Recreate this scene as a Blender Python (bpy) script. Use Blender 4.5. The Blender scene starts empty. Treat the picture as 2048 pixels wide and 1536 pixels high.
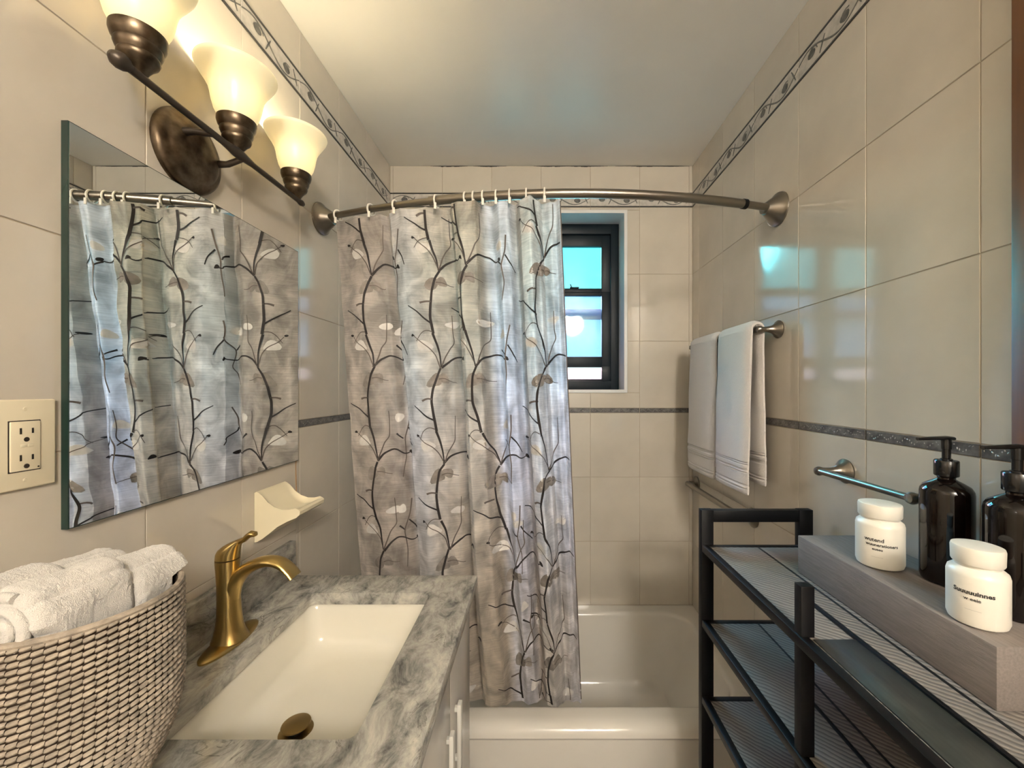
import bpy, bmesh, math, random
from mathutils import Vector, Matrix, noise
R = math.radians
rnd = random.Random(7)
S = bpy.context.scene
COL = S.collection
EYE = 1.49                     # camera height; every "h" below is a height relative to the eye

# ------------------------------------------------------------------ camera, world, lights, exposure
cam_d = bpy.data.cameras.new('camera'); cam = bpy.data.objects.new('camera', cam_d); COL.objects.link(cam)
cam_d.sensor_width = 36; cam_d.lens = 810/2048*36
cam_d.shift_x = -51/2048; cam_d.shift_y = 9/2048
cam_d.clip_start = .02
cam.location = (0, 0, EYE); cam.rotation_euler = (R(90), 0, 0)
S.camera = cam
S.view_settings.view_transform = 'Standard'; S.view_settings.look = 'None'
S.view_settings.gamma = 1; S.view_settings.use_curve_mapping = False
S.view_settings.exposure = 1.0

W = bpy.data.worlds.new('sky'); S.world = W; W.use_nodes = True
W.node_tree.nodes['Background'].inputs[0].default_value = (.66, .76, 1.0, 1)
W.node_tree.nodes['Background'].inputs[1].default_value = .66

def lamp(name, kind, loc, power, color, size=.1, rot=(0, 0, 0)):
    d = bpy.data.lights.new(name, kind); d.energy = power; d.color = color
    if kind == 'AREA': d.shape = 'DISK'; d.size = size
    elif kind == 'POINT': d.shadow_soft_size = size
    elif kind == 'SUN': d.angle = size
    o = bpy.data.objects.new(name, d); COL.objects.link(o); o.location = loc; o.rotation_euler = rot
    return o
lamp('daylight', 'SUN', (0, 4, 3), 20.0, (1.0, .47, .76), R(50), (R(-62), 0, R(6)))
FILL_POWER = 70.0              # radiance of the added fill globe (built below)
for yb in (.69, .915, 1.14):
    lamp('bulb_light', 'POINT', (-.68, yb, EYE+.660), 1.0, (1, .89, .70), .028)

# ------------------------------------------------------------------ materials
MAT = {}
def mat(name, col, rough=.5, metal=0., spec=.5, coat=0., emis=None, estr=0., noise_amt=0., noise_scale=8.,
        bump=0., bump_scale=60., col2=None, rand=0., trans=0., alpha=1., coords='Object', stretch=(1, 1, 1), sheen=0., coat_rough=.05):
    m = bpy.data.materials.new(name); m.use_nodes = True
    nt = m.node_tree; N = nt.nodes; L = nt.links; b = N['Principled BSDF']
    b.inputs['Base Color'].default_value = (*col, 1); b.inputs['Roughness'].default_value = rough
    b.inputs['Metallic'].default_value = metal; b.inputs['Specular IOR Level'].default_value = spec
    b.inputs['Coat Weight'].default_value = coat; b.inputs['Coat Roughness'].default_value = coat_rough
    b.inputs['Transmission Weight'].default_value = trans; b.inputs['Alpha'].default_value = alpha
    b.inputs['Sheen Weight'].default_value = sheen
    if emis: b.inputs['Emission Color'].default_value = (*emis, 1); b.inputs['Emission Strength'].default_value = estr
    tc = N.new('ShaderNodeTexCoord'); mp = N.new('ShaderNodeMapping'); mp.inputs['Scale'].default_value = stretch
    L.new(tc.outputs[coords], mp.inputs[0])
    out = None
    if noise_amt or col2:
        nz = N.new('ShaderNodeTexNoise'); nz.inputs['Scale'].default_value = noise_scale; nz.inputs['Detail'].default_value = 6
        L.new(mp.outputs[0], nz.inputs[0])
        mx = N.new('ShaderNodeMix'); mx.data_type = 'RGBA'
        c2 = col2 if col2 else tuple(c*(1-noise_amt) for c in col)
        mx.inputs[6].default_value = (*col, 1); mx.inputs[7].default_value = (*c2, 1)
        rp = N.new('ShaderNodeMapRange'); rp.inputs[1].default_value = .35; rp.inputs[2].default_value = .68
        L.new(nz.outputs[0], rp.inputs[0]); L.new(rp.outputs[0], mx.inputs[0]); out = mx.outputs[2]
    if rand:
        oi = N.new('ShaderNodeObjectInfo'); mr = N.new('ShaderNodeMapRange')
        mr.inputs[3].default_value = 1-rand; mr.inputs[4].default_value = 1+rand*.4
        hv = N.new('ShaderNodeHueSaturation')
        L.new(oi.outputs['Random'], mr.inputs[0]); L.new(mr.outputs[0], hv.inputs['Value'])
        if out is not None: L.new(out, hv.inputs['Color'])
        else: hv.inputs['Color'].default_value = (*col, 1)
        out = hv.outputs[0]
    if out is not None: L.new(out, b.inputs['Base Color'])
    if bump:
        nb = N.new('ShaderNodeTexNoise'); nb.inputs['Scale'].default_value = bump_scale; nb.inputs['Detail'].default_value = 4
        L.new(mp.outputs[0], nb.inputs[0])
        bp = N.new('ShaderNodeBump'); bp.inputs['Strength'].default_value = 1; bp.inputs['Distance'].default_value = bump
        L.new(nb.outputs[0], bp.inputs['Height']); L.new(bp.outputs[0], b.inputs['Normal'])
    MAT[name] = m
    return m

mat('cream_tile', (.61, .555, .465), .09, noise_amt=.11, noise_scale=5, rand=.05, bump=.0006, bump_scale=5, spec=.95)
mat('grout', (.42, .35, .26), .9)
mat('paint_ceiling', (.84, .81, .75), .28, spec=.35, noise_amt=.05, noise_scale=3)
mat('floor_tile', (.36, .33, .29), .35, noise_amt=.2)
mat('reveal_white', (.72, .72, .70), .35, noise_amt=.08)
mat('window_black', (.004, .010, .015), .45, spec=.25)
mat('brass', (.50, .36, .135), .30, metal=1, bump=.00015, bump_scale=180, stretch=(1, 1, .15))
mat('brass_dark', (.30, .21, .085), .34, metal=1)
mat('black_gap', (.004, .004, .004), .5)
mat('nickel', (.24, .215, .18), .32, metal=1)
mat('bronze', (.075, .054, .034), .38, metal=1, col2=(.17, .13, .09), noise_scale=45)
mat('bronze_bar', (.08, .064, .05), .42, metal=.8)
mat('white_plastic', (.72, .70, .64), .35)
mat('ring_plastic', (.78, .74, .66), .4)
mat('cream_plastic', (.74, .66, .48), .35, noise_amt=.04)
mat('slot_dark', (.02, .013, .008), .6)
mat('ivory_ceramic', (.78, .70, .50), .15, noise_amt=.03)
mat('porcelain', (.80, .76, .65), .08, coat=.3)
mat('tub_enamel', (.74, .70, .63), .14, noise_amt=.04, noise_scale=4)
mat('cabinet_white', (.55, .52, .47), .18, coat=.2)
mat('jar_white', (.80, .76, .66), .33)
mat('bottle_brown', (.004, .0025, .002), .07, spec=.45)
mat('pump_black', (.006, .006, .006), .16)
mat('print_black', (.03, .028, .025), .6)
mat('black_steel', (.003, .003, .0035), .42, spec=.22)
mat('door_wood', (.16, .065, .02), .4, noise_amt=.4, noise_scale=6, stretch=(8, 8, .6))
mat('towel_white', (.70, .665, .61), .95, bump=.0020, bump_scale=800, sheen=.4, noise_amt=.05, noise_scale=60)
mat('towel_hang', (.70, .655, .615), .95, bump=.0030, bump_scale=420, sheen=.3)
mat('weave', (.40, .335, .262), .7, noise_amt=.45, noise_scale=70, bump=.0006, bump_scale=500)
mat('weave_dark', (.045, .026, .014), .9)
mat('border_white', (.60, .56, .50), .22, noise_amt=.25, noise_scale=40)
mat('border_dark', (.045, .043, .038), .3)
mat('border_gray', (.15, .145, .13), .4, noise_amt=.5, noise_scale=90)
mat('strip_dark', (.05, .048, .045), .3, col2=(.16, .15, .14), noise_scale=60)
mat('strip_silver', (.55, .53, .50), .25, metal=.4)
mat('tan_caulk', (.55, .34, .17), .6, noise_amt=.5, noise_scale=20)
mat('mirror_edge', (.012, .03, .024), .2)
mat('dark_sheet', (.035, .038, .032), .32, spec=.4, noise_amt=.4, noise_scale=30, stretch=(6, 1, 1))
m = mat('mirror_silver', (.88, .91, .90), .0, metal=1)
mat('tray_wood', (.215, .185, .165), .55, col2=(.165, .14, .122), noise_scale=20, stretch=(14, 1.2, 14), bump=.0004, bump_scale=90)

def mk_shade():
    m = bpy.data.materials.new('shade_glass'); m.use_nodes = True; N = m.node_tree.nodes; L = m.node_tree.links
    b = N['Principled BSDF']; b.inputs['Base Color'].default_value = (.84, .78, .58, 1); b.inputs['Roughness'].default_value = .3
    tr = N.new('ShaderNodeBsdfTranslucent'); tr.inputs[0].default_value = (.95, .86, .64, 1)
    mx = N.new('ShaderNodeMixShader'); mx.inputs[0].default_value = .13
    b.inputs['Emission Color'].default_value = (1, .90, .62, 1); b.inputs['Emission Strength'].default_value = .09
    L.new(b.outputs[0], mx.inputs[1]); L.new(tr.outputs[0], mx.inputs[2]); L.new(mx.outputs[0], N['Material Output'].inputs[0])
    MAT['shade_glass'] = m
mk_shade()
def mk_pane(name, tint, haze, hz=.25):
    m = bpy.data.materials.new(name); m.use_nodes = True; N = m.node_tree.nodes; L = m.node_tree.links
    tp = N.new('ShaderNodeBsdfTransparent'); tp.inputs[0].default_value = (*tint, 1)
    tl = N.new('ShaderNodeBsdfTranslucent'); tl.inputs[0].default_value = (*haze, 1)
    gl = N.new('ShaderNodeBsdfGlossy'); gl.inputs[1].default_value = .05
    m1 = N.new('ShaderNodeMixShader'); m1.inputs[0].default_value = hz
    m2 = N.new('ShaderNodeMixShader'); m2.inputs[0].default_value = .02
    L.new(tp.outputs[0], m1.inputs[1]); L.new(tl.outputs[0], m1.inputs[2])
    L.new(m1.outputs[0], m2.inputs[1]); L.new(gl.outputs[0], m2.inputs[2]); L.new(m2.outputs[0], N['Material Output'].inputs[0])
    MAT[name] = m
mk_pane('pane_cyan', (.27, 1.0, .84), (.5, .9, 1), .06); mk_pane('pane_blue', (.40, .80, .84), (.5, .7, .9), .06); mk_pane('pane_pale', (.85, 1, .85), (.8, .9, 1), .08)

def mk_marble():
    m = bpy.data.materials.new('gray_marble'); m.use_nodes = True; N = m.node_tree.nodes; L = m.node_tree.links
    b = N['Principled BSDF']; b.inputs['Roughness'].default_value = .16
    tc = N.new('ShaderNodeTexCoord'); mp = N.new('ShaderNodeMapping'); mp.inputs['Rotation'].default_value = (0, 0, R(35)); mp.inputs['Scale'].default_value = (1, .55, 1)
    L.new(tc.outputs['Object'], mp.inputs[0])
    n1 = N.new('ShaderNodeTexNoise'); n1.inputs['Scale'].default_value = 20; n1.inputs['Detail'].default_value = 10; n1.inputs['Roughness'].default_value = .72; n1.inputs['Distortion'].default_value = .5
    n2 = N.new('ShaderNodeTexNoise'); n2.inputs['Scale'].default_value = 18; n2.inputs['Detail'].default_value = 8; n2.inputs['Distortion'].default_value = 2.2
    for n in (n1, n2): L.new(mp.outputs[0], n.inputs[0])
    r1 = N.new('ShaderNodeValToRGB'); e = r1.color_ramp.elements
    e[0].position = .34; e[0].color = (.085, .085, .078, 1); e[1].position = .68; e[1].color = (.60, .57, .49, 1)
    x = e.new(.42); x.color = (.22, .215, .195, 1); x = e.new(.51); x.color = (.37, .355, .315, 1)
    L.new(n1.outputs[0], r1.inputs[0])
    # thin veins where the second noise crosses its middle
    a = N.new('ShaderNodeMath'); a.operation = 'SUBTRACT'; a.inputs[1].default_value = .5; L.new(n2.outputs[0], a.inputs[0])
    ab = N.new('ShaderNodeMath'); ab.operation = 'ABSOLUTE'; L.new(a.outputs[0], ab.inputs[0])
    mr = N.new('ShaderNodeMapRange'); mr.inputs[1].default_value = 0; mr.inputs[2].default_value = .018; mr.inputs[3].default_value = .75; mr.inputs[4].default_value = 0
    L.new(ab.outputs[0], mr.inputs[0])
    mx = N.new('ShaderNodeMix'); mx.data_type = 'RGBA'; mx.inputs[7].default_value = (.09, .085, .075, 1)
    n3 = N.new('ShaderNodeTexNoise'); n3.inputs['Scale'].default_value = 9; L.new(mp.outputs[0], n3.inputs[0])
    r3 = N.new('ShaderNodeMapRange'); r3.inputs[1].default_value = .48; r3.inputs[2].default_value = .62; L.new(n3.outputs[0], r3.inputs[0])
    mu = N.new('ShaderNodeMath'); mu.operation = 'MULTIPLY'; L.new(mr.outputs[0], mu.inputs[0]); L.new(r3.outputs[0], mu.inputs[1])
    L.new(r1.outputs[0], mx.inputs[6]); L.new(mu.outputs[0], mx.inputs[0]); L.new(mx.outputs[2], b.inputs['Base Color'])
    MAT['gray_marble'] = m
mk_marble()
def mk_plank():
    m = bpy.data.materials.new('ribbed_wood'); m.use_nodes = True; N = m.node_tree.nodes; L = m.node_tree.links
    b = N['Principled BSDF']; b.inputs['Roughness'].default_value = .6; b.inputs['Specular IOR Level'].default_value = .25
    tc = N.new('ShaderNodeTexCoord'); mp = N.new('ShaderNodeMapping'); mp.inputs['Rotation'].default_value = (0, 0, R(42))
    L.new(tc.outputs['Object'], mp.inputs[0])
    wv = N.new('ShaderNodeTexWave'); wv.inputs['Scale'].default_value = 30; wv.inputs['Distortion'].default_value = 5.0; wv.inputs['Detail'].default_value = 2; wv.inputs['Detail Scale'].default_value = .6
    wv.bands_direction = 'Y'; L.new(mp.outputs[0], wv.inputs[0])
    nz = N.new('ShaderNodeTexNoise'); nz.inputs['Scale'].default_value = 6; L.new(mp.outputs[0], nz.inputs[0])
    r = N.new('ShaderNodeValToRGB'); e = r.color_ramp.elements
    e[0].position = .0; e[0].color = (.15, .133, .115, 1); e[1].position = .55; e[1].color = (.29, .262, .23, 1)
    L.new(wv.outputs[0], r.inputs[0])
    mx = N.new('ShaderNodeMix'); mx.data_type = 'RGBA'; mx.blend_type = 'MULTIPLY'; mx.inputs[0].default_value = .5
    L.new(r.outputs[0], mx.inputs[6]); L.new(nz.outputs[0], mx.inputs[7]); L.new(mx.outputs[2], b.inputs['Base Color'])
    bp = N.new('ShaderNodeBump'); bp.inputs['Distance'].default_value = .0008; L.new(wv.outputs[0], bp.inputs['Height']); L.new(bp.outputs[0], b.inputs['Normal'])
    MAT['ribbed_wood'] = m
mk_plank()
def mk_cloth(name, transl):
    """woven curtain fabric printed with pale bark; UV = metres across / down the cloth"""
    m = bpy.data.materials.new(name); m.use_nodes = True; N = m.node_tree.nodes; L = m.node_tree.links
    b = N['Principled BSDF']; b.inputs['Roughness'].default_value = .48; b.inputs['Sheen Weight'].default_value = .2
    uv = N.new('ShaderNodeUVMap'); mp = N.new('ShaderNodeMapping'); mp.inputs['Scale'].default_value = (1.0, .75, 1)
    L.new(uv.outputs[0], mp.inputs[0])
    n1 = N.new('ShaderNodeTexNoise'); n1.inputs['Scale'].default_value = 15; n1.inputs['Detail'].default_value = 4; n1.inputs['Distortion'].default_value = .6
    L.new(mp.outputs[0], n1.inputs[0])
    # trunk print plus painted fold shade and bluish window glow: tone changes across the width (second UV map: 0..1 across the hung cloth)
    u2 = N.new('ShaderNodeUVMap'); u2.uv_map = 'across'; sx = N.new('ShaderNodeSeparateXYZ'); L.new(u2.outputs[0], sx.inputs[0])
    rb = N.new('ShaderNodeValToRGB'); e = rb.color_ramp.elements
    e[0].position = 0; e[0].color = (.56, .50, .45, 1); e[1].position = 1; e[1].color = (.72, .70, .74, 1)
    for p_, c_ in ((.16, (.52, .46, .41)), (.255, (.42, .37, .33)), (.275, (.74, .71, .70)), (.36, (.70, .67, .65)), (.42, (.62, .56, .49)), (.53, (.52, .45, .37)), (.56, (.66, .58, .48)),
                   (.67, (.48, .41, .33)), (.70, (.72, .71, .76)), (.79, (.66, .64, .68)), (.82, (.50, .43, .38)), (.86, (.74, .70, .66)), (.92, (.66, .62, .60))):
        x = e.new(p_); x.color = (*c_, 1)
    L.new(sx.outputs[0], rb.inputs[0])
    rn = N.new('ShaderNodeMapRange'); rn.inputs[1].default_value = .35; rn.inputs[2].default_value = .68; rn.inputs[3].default_value = .62; rn.inputs[4].default_value = 1.28
    L.new(n1.outputs[0], rn.inputs[0])
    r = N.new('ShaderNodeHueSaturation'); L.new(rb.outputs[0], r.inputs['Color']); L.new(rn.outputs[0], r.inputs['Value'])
    mp2 = N.new('ShaderNodeMapping'); mp2.inputs['Scale'].default_value = (6, 120, 1); L.new(uv.outputs[0], mp2.inputs[0])
    n2 = N.new('ShaderNodeTexNoise'); n2.inputs['Scale'].default_value = 2.2; n2.inputs['Detail'].default_value = 3; L.new(mp2.outputs[0], n2.inputs[0])
    mr = N.new('ShaderNodeMapRange'); mr.inputs[1].default_value = .3; mr.inputs[2].default_value = .7; mr.inputs[3].default_value = .80; mr.inputs[4].default_value = 1.08
    L.new(n2.outputs[0], mr.inputs[0])
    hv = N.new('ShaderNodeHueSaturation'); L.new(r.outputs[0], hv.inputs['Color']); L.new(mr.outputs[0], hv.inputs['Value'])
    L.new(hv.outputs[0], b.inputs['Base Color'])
    bp = N.new('ShaderNodeBump'); bp.inputs['Distance'].default_value = .0009; L.new(n2.outputs[0], bp.inputs['Height'])
    bp2 = N.new('ShaderNodeBump'); bp2.inputs['Distance'].default_value = .011; L.new(n1.outputs[0], bp2.inputs['Height']); L.new(bp.outputs[0], bp2.inputs['Normal'])
    L.new(bp2.outputs[0], b.inputs['Normal'])
    tl = N.new('ShaderNodeBsdfTranslucent'); L.new(hv.outputs[0], tl.inputs[0])
    mx = N.new('ShaderNodeMixShader'); mx.inputs[0].default_value = transl
    L.new(b.outputs[0], mx.inputs[1]); L.new(tl.outputs[0], mx.inputs[2]); L.new(mx.outputs[0], N['Material Output'].inputs[0])
    MAT[name] = m
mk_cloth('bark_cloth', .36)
mat('print_branch', (.020, .014, .012), .7); mat('print_twig', (.12, .095, .08), .7)
mat('print_leaf_gray', (.30, .265, .235), .75, noise_amt=.4, noise_scale=50)
mat('print_leaf_white', (.70, .67, .635), .75, noise_amt=.15, noise_scale=50)

# ------------------------------------------------------------------ object helpers
def link(name, me, parent=None, **kw):
    o = bpy.data.objects.new(name, me); COL.objects.link(o)
    if parent: o.parent = parent
    for k, v in kw.items(): o[k] = v
    return o
def thing(name, label, cat, loc=(0, 0, 0), group=None):
    o = bpy.data.objects.new(name, None); COL.objects.link(o); o.location = loc
    o.empty_display_size = .05
    o['label'] = label; o['category'] = cat
    if group: o['group'] = group
    return o
class MB:
    """collects geometry in room coordinates; build() makes one mesh whose origin is its parent's"""
    def __init__(s): s.v = []; s.f = []; s.sm = []; s.mi = []
    def add(s, vs, fs, smooth=False, mi=0):
        k = len(s.v); s.v += [tuple(v) for v in vs]; s.f += [tuple(i+k for i in f) for f in fs]
        s.sm += [smooth]*len(fs); s.mi += [mi]*len(fs); return s
    def box(s, x0, x1, y0, y1, z0, z1, mi=0):
        return s.add([(x, y, z) for z in (z0, z1) for y in (y0, y1) for x in (x0, x1)],
                     [(0, 2, 3, 1), (4, 5, 7, 6), (0, 1, 5, 4), (2, 6, 7, 3), (0, 4, 6, 2), (1, 3, 7, 5)], mi=mi)
    def rbox(s, x0, x1, y0, y1, z0, z1, b=.002, seg=2):
        bm = bmesh.new(); bmesh.ops.create_cube(bm, size=1)
        for v in bm.verts: v.co = ((x0+x1)/2+v.co.x*(x1-x0), (y0+y1)/2+v.co.y*(y1-y0), (z0+z1)/2+v.co.z*(z1-z0))
        bmesh.ops.bevel(bm, geom=bm.edges[:], offset=b, segments=seg, profile=.5, affect='EDGES')
        bm.verts.index_update()
        s.add([v.co[:] for v in bm.verts], [[v.index for v in f.verts] for f in bm.faces], True); bm.free(); return s
    def lathe(s, prof, c=(0, 0, 0), axis=(0, 0, 1), n=40, cap=True, sx=1., mi=0):
        q = Vector((0, 0, 1)).rotation_difference(Vector(axis)); c = Vector(c); vs = []; fs = []
        for r, z in prof:
            for i in range(n):
                a = 2*math.pi*i/n; vs.append(c + q @ Vector((r*math.cos(a)*sx, r*math.sin(a), z)))
        for j in range(len(prof)-1):
            for i in range(n):
                i2 = (i+1) % n; fs.append((j*n+i, j*n+i2, (j+1)*n+i2, (j+1)*n+i))
        if cap: fs.append(tuple(range(n))[::-1]); fs.append(tuple((len(prof)-1)*n+i for i in range(n)))
        return s.add(vs, fs, True, mi)
    def tube(s, pts, rad, n=16, cap=True):
        pts = [Vector(p) for p in pts]; rad = rad if isinstance(rad, (list, tuple)) else [rad]*len(pts)
        vs = []; fs = []; up = None
        for k, p in enumerate(pts):
            t = (pts[min(k+1, len(pts)-1)]-pts[max(k-1, 0)]).normalized()
            if up is None: up = Vector((0, 0, 1)) if abs(t.z) < .9 else Vector((1, 0, 0))
            side = t.cross(up).normalized(); up = side.cross(t).normalized()
            rx = rad[k] if not isinstance(rad[k], tuple) else rad[k][0]; rz = rad[k] if not isinstance(rad[k], tuple) else rad[k][1]
            for i in range(n):
                a = 2*math.pi*i/n; vs.append(p+side*math.cos(a)*rx+up*math.sin(a)*rz)
        for j in range(len(pts)-1):
            for i in range(n):
                i2 = (i+1) % n; fs.append((j*n+i, j*n+i2, (j+1)*n+i2, (j+1)*n+i))
        if cap: fs.append(tuple(range(n))[::-1]); fs.append(tuple((len(pts)-1)*n+i for i in range(n)))
        return s.add(vs, fs, True)
    def loft(s, rings, cap0=False, cap1=True, smooth=True, closed=False):
        n = len(rings[0]); vs = [p for r in rings for p in r]; fs = []
        m = len(rings)
        for j in range(m if closed else m-1):
            for i in range(n):
                i2 = (i+1) % n; j2 = (j+1) % m; fs.append((j*n+i, j*n+i2, j2*n+i2, j2*n+i))
        if cap0: fs.append(tuple(range(n))[::-1])
        if cap1: fs.append(tuple((m-1)*n+i for i in range(n)))
        return s.add(vs, fs, smooth)
    def extrude(s, prof, axis, a0, a1, smooth=False):
        """prof: closed list of 2D points; axis 'y' -> (x,z) profile"""
        n = len(prof)
        P = (lambda p, a: (p[0], a, p[1])) if axis == 'y' else (lambda p, a: (a, p[0], p[1]))
        vs = [P(p, a0) for p in prof]+[P(p, a1) for p in prof]
        fs = [(i, (i+1) % n, n+(i+1) % n, n+i) for i in range(n)]+[tuple(range(n))[::-1], tuple(range(n, 2*n))]
        return s.add(vs, fs, smooth)
    def build(s, name, m, parent=None, flat=False, fix=True, **kw):
        me = bpy.data.meshes.new(name)
        off = parent.matrix_world.translation if parent else Vector((0, 0, 0))
        if parent:
            off = Vector(parent.location); q = parent.parent
            while q: off = off + Vector(q.location); q = q.parent
        me.from_pydata([(v[0]-off.x, v[1]-off.y, v[2]-off.z) for v in s.v], [], s.f)
        ms = m if isinstance(m, (list, tuple)) else [m]
        for q in ms: me.materials.append(MAT[q])
        me.polygons.foreach_set('use_smooth', [False if flat else x for x in s.sm]); me.polygons.foreach_set('material_index', s.mi)
        if fix:
            bm = bmesh.new(); bm.from_mesh(me); bmesh.ops.recalc_face_normals(bm, faces=bm.faces[:]); bm.to_mesh(me); bm.free()
        if any(s.sm) and not flat:
            try: me.set_sharp_from_angle(angle=R(38))
            except Exception: pass
        me.update()
        return link(name, me, parent, **kw)
def rrect(x0, x1, y0, y1, r, z, nc=8, ns=10):
    pts = []
    cs = [(x1-r, y0+r, -90), (x1-r, y1-r, 0), (x0+r, y1-r, 90), (x0+r, y0+r, 180)]
    arcs = [[(cx+r*math.cos(R(a+90*k/nc)), cy+r*math.sin(R(a+90*k/nc)), z) for k in range(nc+1)] for cx, cy, a in cs]
    for i in range(4):
        pts += arcs[i]; a = arcs[i][-1]; b = arcs[(i+1) % 4][0]
        pts += [(a[0]+(b[0]-a[0])*k/ns, a[1]+(b[1]-a[1])*k/ns, z) for k in range(1, ns)]
    return pts
def H(h): return EYE+h
XL, XR, YF, CEIL = -.757, .796, 2.08, H(1.143)
YB = -1.7

# ------------------------------------------------------------------ room shell
floor = MB().box(XL-.1, XR+.1, YB-.1, YF+.2, -.08, 0).build('floor', 'floor_tile', kind='structure')
ceil = MB().box(XL-.1, XR+.1, YB-.1, YF+.2, CEIL, CEIL+.08).build('ceiling', 'paint_ceiling', kind='structure')
G = .0016                                   # how far the grout sits behind the tile faces
wl = MB().box(XL-.1, XL-G, YB-.1, YF+.2, 0, CEIL).build('wall_left', 'grout', kind='structure')
wr = MB().box(XR+G, XR+.1, YB-.1, YF+.2, 0, CEIL).build('wall_right', 'grout', kind='structure')
WX0, WX1, WZ0, WZ1 = -.36, .449, H(-.010), H(.904)       # window opening
YW = 2.215
wf = MB()
wf.box(XL-G, WX0, YF+G, YF+.2, 0, CEIL).box(WX1, XR+G, YF+G, YF+.2, 0, CEIL)
wf.box(WX0, WX1, YF+G, YF+.2, 0, WZ0).box(WX0, WX1, YF+G, YF+.2, WZ1, CEIL)
wf = wf.build('wall_far', 'grout', kind='structure')
wb = MB().box(XL-.1, XR+.1, YB-.1, YB, 0, CEIL).build('wall_near', 'paint_ceiling', kind='structure')

tile_cache = {}
def tile_mesh(w, h, t, m):
    k = (round(w, 3), round(h, 3), round(t, 4), m)
    if k not in tile_cache:
        b = .0009; v = []
        for (iw, d) in ((0, 0), (0, -(t-b)), (b, -t)):
            v += [(-w/2+iw, d, -h/2+iw), (w/2-iw, d, -h/2+iw), (w/2-iw, d, h/2-iw), (-w/2+iw, d, h/2-iw)]
        f = [(8, 9, 10, 11)]
        for a in (0, 4):
            for i in range(4): f.append((a+i, a+(i+1) % 4, a+4+(i+1) % 4, a+4+i))
        me = bpy.data.meshes.new('tile'); me.from_pydata(v, [], f); me.materials.append(MAT[m])
        bm = bmesh.new(); bm.from_mesh(me); bmesh.ops.recalc_face_normals(bm, faces=bm.faces[:]); bm.to_mesh(me); bm.free()
        tile_cache[k] = me
    return tile_cache[k]
T = .007
def place_tile(wall, side, a0, a1, z0, z1, name='tile', m='cream_tile', proud=0., jit=True):
    """a = coordinate along the wall; the tile face lands on the wall plane"""
    j = .0009
    w, h = a1-a0-2*j, z1-z0-2*j
    if w < .004 or h < .004: return
    me = tile_mesh(w, h, T+proud, m); c = (a0+a1)/2; z = (z0+z1)/2
    o = link(name, me, wall)
    if side == 'far': o.location = (c, YF+T, z); o.rotation_euler = (0, 0, 0)
    if side == 'left': o.location = (XL-T, c, z); o.rotation_euler = (0, 0, R(90))
    if side == 'right': o.location = (XR+T, c, z); o.rotation_euler = (0, 0, R(-90))
    if jit:
        s = .0016 if w > .2 else .0008
        o.rotation_euler = (rnd.uniform(-s, s), 0, o.rotation_euler[2]+rnd.uniform(-s, s))
    return o
def cuts(a, b, origin, pitch):
    k = math.floor((a-origin)/pitch)+1; out = [a]
    while origin+k*pitch < b-1e-4:
        x = origin+k*pitch
        if x > a+1e-4: out.append(x)
        k += 1
    return out+[b]
P_ = .2535
rows_hi = [-.10, .243, .587, .93]; rows_lo = [-1.112, -.785, -.455, -.125]
UB0, UB1, LB0, LB1 = .93, 1.005, -.125, -.10
def grid(wall, side, a, b, org, hs, hole=None):
    xs = cuts(a, b, org, P_)
    for i in range(len(xs)-1):
        for k in range(len(hs)-1):
            x0, x1, z0, z1 = xs[i], xs[i+1], H(hs[k]), H(hs[k+1])
            if hole:
                hx0, hx1, hz0, hz1 = hole
                if x0 < hx1 and x1 > hx0 and z0 < hz1 and z1 > hz0:
                    if z0 < hz0-.004: place_tile(wall, side, x0, x1, z0, hz0)
                    if z1 > hz1+.004: place_tile(wall, side, x0, x1, hz1, z1)
                    zz0, zz1 = max(z0, hz0), min(z1, hz1)
                    if x0 < hx0-.004: place_tile(wall, side, x0, hx0, zz0, zz1)
                    if x1 > hx1+.004: place_tile(wall, side, hx1, x1, zz0, zz1)
                    continue
            place_tile(wall, side, x0, x1, z0, z1)
hole = (WX0-.012, WX1+.012, WZ0-.012, WZ1+.012)
grid(wf, 'far', XL, XR, .018, rows_hi, hole); grid(wf, 'far', XL, XR, .018, [1.005, 1.143]); grid(wf, 'far', XL, XR, .018, rows_lo)
DY = .668                                  # edge of the door casing on the right wall
grid(wr, 'right', DY, YF, 1.235, rows_hi); grid(wr, 'right', DY, YF, 1.235, [1.005, 1.143]); grid(wr, 'right', DY, YF, 1.235, rows_lo+[]); grid(wr, 'right', DY, 1.33, 1.235, [-1.49, -1.112])
grid(wr, 'right', -.55, -.30, 1.235, rows_hi); grid(wr, 'right', -.55, -.30, 1.235, [1.005, 1.143]); grid(wr, 'right', -.55, -.30, 1.235, rows_lo)
SB = 1.272                                 # where the tub surround starts on the left wall
grid(wl, 'left', -.55, YF, 1.29, rows_hi); grid(wl, 'left', -.55, YF, 1.29, [1.005, 1.143])
grid(wl, 'left', SB, YF, 1.29, rows_lo); grid(wl, 'left', -.55, SB, 1.29, [-1.49, -1.112, -.785, -.443, -.10])

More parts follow.
